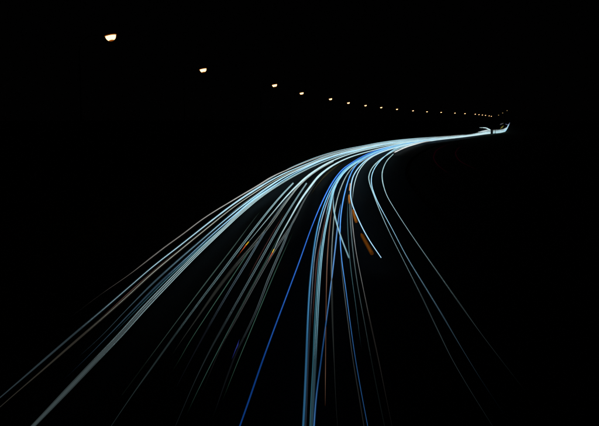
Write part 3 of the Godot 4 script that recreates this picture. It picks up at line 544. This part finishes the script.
		"path": [3.78,0.8,-38.94,16.3,0,3.72,0.8,-44.51,22.5,0,3.87,0.8,-57.7,37,0,4.03,0.8,-64.33,42.2,0,4.32,0.8,-71.36,47.5,0,4.91,0.8,-81.14,54,0,5.62,0.8,-91.13,60.3,0,6.26,0.8,-98.95,65.1,0,7.11,0.8,-107.84,67.6,0,9.1,0.8,-125.97,73.6,0,10.98,0.8,-141.16,79,0,14.2,0.8,-162.8,86.2,0,19.2,0.8,-191.4,90.7,0,26.6,0.8,-227.8,102.8,0,37,0.8,-270.4,134.1,0,48.3,0.8,-308.6,166.8,0,61.8,0.8,-349.6,195.3,0,75.5,0.8,-391,219.2,0,88.4,0.8,-432.4,262.4,0,98.5,0.8,-466,314.6,0,111,0.8,-508.1,395,0,123.3,0.8,-546.9,465.9,0,137.7,0.8,-586.2,512.8,0,148.2,0.8,-621.8,445.4,0,168,0.9,-696.4,356.5,0,181.9,2.52,-747.7,187.8,0,192.1,4.88,-784.3,73.5,0]},
	{"name": "light_trail", "label": "thin white light trail merging into the sky blue one at the bend", "band": [0.603, 0.838, 0.879], "core": [0.613, 0.907, 0.973], "strands": 0,
		"path": [4.23,0.8,-67.67,0,0,4.35,0.8,-69.44,1.2,0,5.29,0.8,-82.61,25.9,0,6.35,0.8,-95.59,43.1,0,7.47,0.8,-107.78,49.9,0,9.35,0.8,-125.49,56.7,0,11.37,0.8,-142.21,60.4,0,14.4,0.8,-163.1,69.2,0,17.6,0.8,-181.5,74.4,0,26.4,0.8,-224.6,94,0,35.4,0.8,-263.3,129.9,0,46.6,0.8,-302.4,172.5,0,59.8,0.8,-343.5,204.8,0,73.1,0.8,-383.1,229.5,0,85.2,0.8,-421.4,263,0,98.2,0.8,-464.4,335.1,0,110.5,0.8,-506,420.4,0,122.7,0.8,-544.1,495.4,0,136.9,0.8,-582.9,545,0,147.3,0.8,-618.1,473.3,0,167.5,0.88,-694.5,380,0,181.7,2.49,-747.1,200.5,0,192,4.86,-784,78.5,0]},
	{"name": "light_trail", "label": "dark teal grey broad light trail under the orange dashes, left one of pair", "band": [0.004, 0.006, 0.006], "core": [0.101, 0.151, 0.164], "strands": 1,
		"path": [1.73,0.65,-15.06,0.3,0,1.78,0.65,-16.87,4.8,0,1.84,0.65,-19.15,10.4,0,1.93,0.65,-22.18,14.2,0,2.07,0.65,-26.36,20.1,1.5,2.27,0.65,-32.44,30.4,5.9,2.47,0.65,-37.46,38.9,12.1,3.11,0.65,-50.96,52.7,33.5,3.88,0.65,-65.2,47.3,34.6,4.37,0.65,-73.45,34.7,0,4.54,0.65,-76.2,0,0]},
	{"name": "light_trail", "label": "pinkish grey light trail under the orange dashes, right one of pair", "band": [0.012, 0.011, 0.01], "core": [0.267, 0.28, 0.277], "strands": 1,
		"path": [1.89,0.65,-15.06,0,0,1.9,0.65,-15.43,0.1,0,1.94,0.65,-16.98,1,0,2.02,0.65,-19.3,4.4,0,2.13,0.65,-22.32,13.9,0,2.26,0.65,-26.37,24.3,0,2.47,0.65,-32.55,25.7,4.3,2.81,0.65,-41.77,28.2,12.7,3.28,0.65,-51.87,30.7,23.6,4.13,0.65,-67.55,29.1,10.1,4.32,0.65,-70.73,29.1,0,4.52,0.65,-74.09,0,0]},
	{"name": "indicator_light_trail", "label": "small peach dash, uppermost of the four orange indicator dashes", "band": [0.562, 0.27, 0.135], "core": [0.75, 0.36, 0.18], "strands": 1,
		"path": [4.49,1,-75.99,57.6,17.3,5.04,1,-84.19,46.3,13.9]},
	{"name": "indicator_light_trail", "label": "short amber dash, second from the top of four indicator dashes", "band": [0.315, 0.12, 0.026], "core": [0.42, 0.16, 0.035], "strands": 1,
		"path": [3.78,1,-63.83,76,22.8,3.94,1,-67.22,87.5,26.2,4.12,1,-70.4,75.8,22.7]},
	{"name": "indicator_light_trail", "label": "orange dash beside the sky blue trail, third of four indicator dashes", "band": [0.21, 0.064, 0.006], "core": [0.28, 0.085, 0.008], "strands": 1,
		"path": [3.47,1,-51.72,92.1,27.6,3.56,1,-54.82,97.5,29.3,3.69,1,-58.1,89.5,26.9]},
	{"name": "indicator_light_trail", "label": "largest and lowest of the four orange indicator dashes, slanted", "band": [0.083, 0.024, 0.002], "core": [0.11, 0.032, 0.003], "strands": 1,
		"path": [3.35,1,-38.97,93.1,27.9,3.36,1,-45.17,102.1,30.6]},
	{"name": "light_trail", "label": "grey teal light trail in the right lane, left one of its pair", "band": [0.019, 0.029, 0.031], "core": [0.421, 0.685, 0.74], "strands": 1,
		"path": [4.06,0.65,-15.43,0,0,4.06,0.65,-15.85,0.1,0,4.07,0.65,-17.58,0.9,0,4.08,0.65,-19.78,3.1,0,4.13,0.65,-22.5,7.5,0,4.25,0.65,-25.34,15.8,0,4.48,0.65,-30.35,24.1,0,4.78,0.65,-37.65,25.5,2.4,5.26,0.65,-49.25,32,5.8,6.54,0.65,-74.16,42.2,31.8,7.75,0.65,-94.54,53.7,47.8,8.05,0.65,-98.56,56,50.7,8.83,0.65,-107.09,62.8,56.9,10.38,0.65,-121.17,72.4,65.6,12.29,0.65,-135.84,78.1,70.7,15.6,0.65,-158.3,86.3,75,20.6,0.65,-189.1,95.1,82.7,26.8,0.65,-222.7,105.3,95.3,34.8,0.65,-259.6,128.6,115,45.2,0.65,-298.9,168.7,138,57.2,0.65,-338.2,200.7,158,69.6,0.65,-374.8,224.3,176.6,81.2,0.65,-410.9,246.4,194,92.8,0.65,-448.5,301.8,237.6,103.4,0.65,-483.6,366.5,288.6,116.1,0.65,-526,456.3,359.3,129.6,0.65,-562.5,529.8,408.3,137.8,0.65,-587,567.5,431.3,148.3,0.65,-622.1,526.7,372.8,167.9,0.75,-696.2,505.5,294.4,182,2.38,-748,407.5,148.9,192.3,4.78,-784.9,285.2,52.7]},
	{"name": "light_trail", "label": "blue light trail in the right lane, right one of its pair", "band": [0.02, 0.039, 0.054], "core": [0.435, 0.84, 1.089], "strands": 1,
		"path": [4.48,0.65,-17.7,0,0,4.49,0.65,-18.36,0.1,0,4.52,0.65,-20.6,1,0,4.6,0.65,-23.51,6.4,0,4.74,0.65,-27.49,24.4,0,4.91,0.65,-33.05,31.3,1.6,5.07,0.65,-38.54,32.1,3.5,5.56,0.65,-50.19,36.8,9,6.56,0.65,-73.08,49.9,34.7,7.16,0.65,-83.3,47.3,39.9,7.79,0.65,-91.91,49.6,41.8,8.84,0.65,-103.66,57.6,50.8,10.36,0.65,-117.81,66.9,60.5,12.31,0.65,-133.73,74.7,67.5,16.8,0.65,-166.2,84,76,20.4,0.65,-190.2,87,78.7,26.7,0.65,-226.7,107.3,90.4,32.9,0.65,-254.7,122.6,103.3,44.1,0.65,-296.5,165,139,55.7,0.65,-334.9,197.9,166.8,70.1,0.65,-377.1,225.6,190.1,81.6,0.65,-413,247.6,208.7,93.3,0.65,-451.1,303.5,255.8,104.1,0.65,-487,369.2,311.1,112.7,0.65,-516,428.8,361.4,125.1,0.65,-554.5,508.3,425.3,139.4,0.65,-593.6,573.9,466.7,150,0.65,-629.4,532.8,403.4,168.8,0.79,-699.7,508.1,316,182.2,2.44,-749.1,408.2,158.5,192.4,4.83,-785.6,285.4,55.4]},
	{"name": "light_trail", "label": "pale grey light trail bending alone down the right, outermost of all", "band": [0.018, 0.027, 0.028], "core": [0.407, 0.645, 0.693], "strands": 1,
		"path": [5.37,0.65,-19.25,0,0,5.38,0.65,-19.72,0.1,0,5.43,0.65,-22.03,1.6,0,5.51,0.65,-25.24,5.6,0,5.66,0.65,-29.41,24.6,0,5.89,0.65,-35.35,32.3,1.7,6.26,0.65,-44.84,35.7,5.8,6.97,0.65,-60.79,37.9,13.8,7.71,0.65,-74.76,45.5,27.7,8.41,0.65,-84.46,51.3,39.1,9.46,0.65,-96.99,57.9,51.1,10.57,0.65,-108.49,61.7,55.8,12.41,0.65,-124.86,67.4,61.1,14.9,0.65,-144.65,73.2,66.3,19,0.65,-173.1,79.6,64]},
	{"name": "light_trail", "label": "short pinkish white dash above the outermost right trail", "band": [0.319, 0.29, 0.275], "core": [0.872, 0.919, 0.92], "strands": 1,
		"path": [20.6,0.65,-185,131.5,102.7,27.7,0.65,-223,152,131.9,35.4,0.65,-258.8,162.5,115.9,43.5,0.65,-291.5,128.9,0,45.4,0.65,-297.7,40.3,0,47.3,0.65,-304.2,0,0]},
	{"name": "light_trail", "label": "short white light trail branching up left of the dark road sign", "band": [0.603, 0.838, 0.879], "core": [0.613, 0.907, 0.973], "strands": 0,
		"path": [150.7,3.17,-715,55.8,0,153.5,3.08,-707.7,306.4,0,153.8,2.35,-697.4,471.5,0,154.1,0.46,-685,495.6,0]},
	{"name": "light_trail", "label": "faint red light trail curving below the white bundle, left one of two", "band": [0.005, 0, 0.001], "core": [0.004, 0.002, 0.002], "strands": 0,
		"path": [17.94,0.8,-99.89,0,0,18.16,0.8,-102.2,2.3,0,18.88,0.8,-109.83,25.1,0,20.46,0.8,-125.55,64.5,0,22.02,0.8,-138.15,86,0,23.18,0.8,-146.62,98,0,24.6,0.8,-156.1,111.6,0,26.3,0.8,-166.3,118.9,0,28.3,0.8,-177.9,127.2,0,30.4,0.8,-189.7,135.7,0,34,0.8,-207.7,115,0,44,0.8,-251.2,16.9,0,47.5,0.8,-265.8,0,0]},
	{"name": "light_trail", "label": "faint red light trail curving below the white bundle, right one of two", "band": [0.005, 0, 0.001], "core": [0.004, 0.002, 0.002], "strands": 0,
		"path": [23.22,0.8,-108.1,0,0,23.42,0.8,-110.23,1.8,0,24.03,0.8,-117.1,19.7,0,25.78,0.8,-134.89,66.8,0,26.88,0.8,-143.37,83.2,0,28.2,0.8,-152,95,0,29.9,0.8,-162.5,109,0,31.9,0.8,-174.1,125,0,35.1,0.8,-190.5,110.5,0,38.8,0.8,-208.3,94.4,0,43,0.8,-227.2,31.2,0,47.7,0.8,-247.2,0,0]},
	{"name": "light_trail", "label": "tiny dim yellow light streak at the far hook of the bundle", "band": [0.125, 0.117, 0.023], "core": [0.119, 0.128, 0.058], "strands": 0,
		"path": [173.6,2.19,-738,118.3,0,177.3,3.35,-747.3,587.4,0,179.6,4.55,-752,172.4,0]},
	{"name": "light_trail", "label": "tiny pale violet light streak at the crest, right of the yellow one", "band": [0.094, 0.11, 0.188], "core": [0.103, 0.139, 0.208], "strands": 0,
		"path": [191,6.08,-792,141.3,0,194.2,5.51,-798.2,313.8,0,197.3,5.88,-804.2,487.1,0,198.4,7.38,-806,115.1,0]},
	{"name": "light_trail", "label": "hair thin green grey light streak left of the leftmost blunt teal trail", "band": [0.003, 0.005, 0.004], "core": [0.039, 0.068, 0.061], "strands": 1,
		"path": [-4.17,0.65,-19.39,5.9,0,-4.1,0.65,-21.85,13.3,0,-4.01,0.65,-24.94,16.1,4.5,-3.89,0.65,-28.99,19.8,11.8,-3.71,0.65,-34.59,24.8,22.3,-3.43,0.65,-42.67,28.2,25.5,-3.03,0.65,-55.64,32,7.4,-2.87,0.65,-60.25,20.1,0,-2.83,0.65,-61.48,6.5,0,-2.78,0.65,-62.79,0,0]},
	{"name": "light_trail", "label": "hair thin dark green light streak between the wide olive and blue grey trails", "band": [0.004, 0.01, 0.006], "core": [0.039, 0.089, 0.07], "strands": 1,
		"path": [-3.27,0.65,-21.25,0,0,-3.27,0.65,-21.41,0.4,0,-3.25,0.65,-22.06,5,0,-3.21,0.65,-24.1,14.5,2.7,-3.08,0.65,-27.74,17.9,9.9,-2.86,0.65,-33.16,21.9,18.1,-2.54,0.65,-41.09,25.6,18,-2.12,0.65,-50.59,25.8,0,-2.04,0.65,-52.39,4.4,0,-1.99,0.65,-53.37,0,0]},
	{"name": "light_trail", "label": "hair thin dark green light streak right of the middle blunt teal trail", "band": [0.003, 0.009, 0.006], "core": [0.028, 0.069, 0.057], "strands": 1,
		"path": [-2.47,0.65,-17.96,0,0,-2.47,0.65,-18.07,0.3,0,-2.46,0.65,-18.55,3.8,0,-2.39,0.65,-20.73,12.8,4.5,-2.26,0.65,-23.91,16.1,11.2,-2.07,0.65,-28.1,18.7,16.4,-1.79,0.65,-34.05,21,18.8,-1.36,0.65,-43.2,24.1,10.6,-1.01,0.65,-50.73,25.6,0,-0.87,0.65,-53.86,2.8,0,-0.81,0.65,-55.02,0,0]},
	{"name": "light_trail", "label": "hair thin green light streak at the right border of the fan", "band": [0.003, 0.008, 0.005], "core": [0.029, 0.074, 0.055], "strands": 1,
		"path": [-1.77,0.65,-18.89,0,0,-1.77,0.65,-19.02,0.4,0,-1.75,0.65,-19.58,5.4,0,-1.68,0.65,-21.45,13.1,3.7,-1.53,0.65,-24.96,16.5,10.9,-1.32,0.65,-29.83,19.8,16.5,-1,0.65,-36.95,23,15.5,-0.51,0.65,-46.86,22.6,0,-0.38,0.65,-49.41,2.4,0,-0.33,0.65,-50.34,0,0]},
	{"name": "light_trail", "label": "hair thin rust red light streak along the middle blunt teal trail", "band": [0.009, 0.002, 0.001], "core": [0.055, 0.025, 0.024], "strands": 1,
		"path": [-2.15,0.65,-34.31,0,0,-2.13,0.65,-34.73,2.5,0,-2.01,0.65,-37.93,21.4,10.2,-1.53,0.65,-49.66,27.8,18.7,-1.13,0.65,-58.41,29.1,0,-1,0.65,-61.26,5.5,0,-0.93,0.65,-62.79,0,0]},
	{"name": "light_trail", "label": "hair thin rust red light streak along the warm beige trail", "band": [0.009, 0.002, 0.001], "core": [0.066, 0.034, 0.029], "strands": 1,
		"path": [-6.53,0.65,-26.62,0,0,-6.52,0.65,-26.8,1.5,0,-6.49,0.65,-27.96,16,2.9,-6.41,0.65,-32.33,19.7,17.2,-6.25,0.65,-37.95,22.6,17.7,-5.93,0.65,-45.22,16.1,0,-5.85,0.65,-46.84,1.7,0,-5.82,0.65,-47.42,0,0]},
	{"name": "light_trail", "label": "hair thin cyan light streak between the two lower blue trails at left", "band": [0.016, 0.054, 0.068], "core": [0.144, 0.381, 0.463], "strands": 1,
		"path": [-5.65,0.65,-24.83,0,0,-5.65,0.65,-25.19,0.2,0,-5.62,0.65,-26.53,3,0,-5.53,0.65,-30.64,19.2,0,-5.37,0.65,-36.04,23.9,5.1,-5.06,0.65,-43.51,28.6,11.7,-4.51,0.65,-54.54,35,27.4,-3.88,0.65,-66.3,38.2,33.9,-2.49,0.65,-84.17,34.2,28.6,-1.31,0.65,-97.91,31.7,25.8,0.7,0.65,-115.98,35.6,28.8,4.48,0.65,-144.29,39.2,31.8,9.6,0.65,-176.4,43.1,35.7,17.6,0.65,-218.2,69.4,61.1,27.2,0.65,-261.2,89.2,79.7,38.4,0.65,-301.9,114.8,102.5,51.8,0.65,-341.5,141.2,118.7,66.9,0.65,-383.9,160.2,132.1,80.7,0.65,-422.8,177.3,146.1,93.3,0.65,-461.5,201.7,166.2,105.3,0.65,-503.4,245.7,202.5,115,0.65,-537.8,285.4,235.2,126.8,0.65,-580.5,337.7,278.4,139.1,0.65,-623.5,394.6,325.3,152.7,0.65,-662.9,437,352.4,162.5,0.71,-692.3,468.5,372.3,168.9,0.96,-708.8,420.1,275.8,176.2,1.6,-730.5,371.3,187.9,194.4,5.49,-793.6,201.9,0]},
	{"name": "light_trail", "label": "thin cyan light streak running along the broad pale blue trail", "band": [0.026, 0.112, 0.149], "core": [0.196, 0.584, 0.741], "strands": 1,
		"path": [0.17,0.65,-15.06,7.4,0,0.21,0.65,-16.87,10.9,0,0.27,0.65,-19.13,12.8,0,0.36,0.65,-22.12,14.9,0,0.47,0.65,-26.27,18.2,0,0.66,0.65,-32.27,22.3,2.5,0.99,0.65,-41.29,27.1,6.3,1.39,0.65,-49.94,29.1,12,2.63,0.65,-72.13,35.3,30.7,3.56,0.65,-86.28,39.9,35.3,4.48,0.65,-97.8,42.9,38,5.72,0.65,-111.07,46,40.8,6.91,0.65,-121.7,48.5,43,11.3,0.65,-152.9,55,48.8,15.7,0.65,-180.8,61.5,54.5,23,0.65,-219.4,75.1,66.5,31.5,0.65,-257.9,93.9,83.2,42.4,0.65,-299.5,127.9,109.3,54.5,0.65,-337.7,157.5,127.9,68.8,0.65,-379.5,181.5,147.4,81.5,0.65,-417.3,200.1,162.5,92.8,0.65,-453.9,235.5,191.2,104,0.65,-492,284,230.7,113.1,0.65,-523.5,332.7,270.2,123.3,0.65,-558.5,387.6,314.8,135.8,0.65,-595.9,442.9,354.1,148.7,0.65,-633.1,489.7,382.2,160.3,0.65,-672.8,455.7,288.4,172.4,1.1,-714.7,415.2,195.9,183.8,2.78,-755.4,329.3,72.6,193.2,5.1,-789,229.3,0]},
	{"name": "light_trail", "label": "thin dark teal light streak left of the pair under the orange dashes", "band": [0.005, 0.013, 0.015], "core": [0.055, 0.128, 0.147], "strands": 1,
		"path": [1.74,0.65,-23.16,0,0,1.75,0.65,-23.38,0.2,0,1.78,0.65,-24.28,3,0,1.96,0.65,-28.99,11.8,3.4,2.23,0.65,-36.27,17.2,11.6,2.79,0.65,-48.43,22.4,20.1,3.32,0.65,-58.46,24.9,17.5,4.04,0.65,-70.17,25.7,3,4.52,0.65,-77.3,0,0]},
	{"name": "light_trail", "label": "thin olive brown glimmer under the white bend, left of the blue trails", "band": [0.004, 0.003, 0.001], "core": [0.024, 0.022, 0.012], "strands": 1,
		"path": [0.92,0.65,-74.09,0,0,1.04,0.65,-75.9,8.4,0,1.94,0.65,-88.8,83.8,45.9,3.36,0.65,-105.53,120.9,104.4,4.75,0.65,-119.1,123.6,100.3,6.9,0.65,-137.09,87.6,0,7.65,0.65,-142.96,0,0]},
	{"name": "light_trail", "label": "fine cyan white light streak at upper edge of the central bend", "band": [0.377, 0.628, 0.712], "core": [0.408, 0.695, 0.787], "strands": 0,
		"path": [-3.93,0.65,-88.8,0,0,-3.81,0.65,-90.57,0.8,0,-3.28,0.65,-98.4,11.2,0,-1.83,0.65,-115.72,32.8,0,0.91,0.65,-140.92,44.6,0,5.8,0.65,-177.6,48.8,0,9.3,0.65,-198.4,49.7,0,18,0.65,-239.9,75.5,0,27.5,0.65,-283.6,96.7,0,38.2,0.65,-323.3,114.9,0,52.4,0.65,-363.2,153.1,0,67.8,0.65,-400.8,177.9,0,83.3,0.65,-442.2,198,0,94.5,0.65,-473.1,212.3,0,102.3,0.65,-500,242.6,0,112,0.65,-535.8,279.5,0,123.7,0.65,-578.8,328.2,0,130.8,0.65,-605.4,359.8,0,138.6,0.65,-634.4,394.4,0,146.6,0.65,-664.1,431,0,160.6,0.88,-704.8,484,0,173.8,1.56,-729.4,384.2,0,179.7,2.25,-745.2,275.6,0,195.6,5.95,-798.9,54.1,0]},
	{"name": "light_trail", "label": "tiny white light speck on the far bend, right of the thin dark post", "band": [0.586, 0.653, 0.67], "core": [0.567, 0.703, 0.741], "strands": 0,
		"path": [174.2,1.42,-725.5,702.2,0,179.9,2.15,-743.3,809.8,0,184.3,2.94,-758.1,460.2,0]},
	{"name": "light_trail", "label": "tiny dim grey light streak above the yellow one at the far hook", "band": [0.07, 0.07, 0.077], "core": [0.067, 0.077, 0.085], "strands": 0,
		"path": [184.4,5.54,-786,179.1,0,187.1,6.08,-791.3,478.3,0,189.4,6.82,-794,181.1,0]},
	{"name": "light_trail", "label": "short broken white light streak on top of the far bundle before the sign", "band": [0.586, 0.712, 0.754], "core": [0.58, 0.773, 0.834], "strands": 0,
		"path": [116.4,1.1,-556.7,64.5,0,122.3,1.1,-578.5,177.2,0,128.9,1.1,-603.1,339.3,0,136.9,1.1,-633.6,387.2,0,145.6,1.1,-666.6,441.5,0,156.2,1.28,-701.9,423,0]},
]
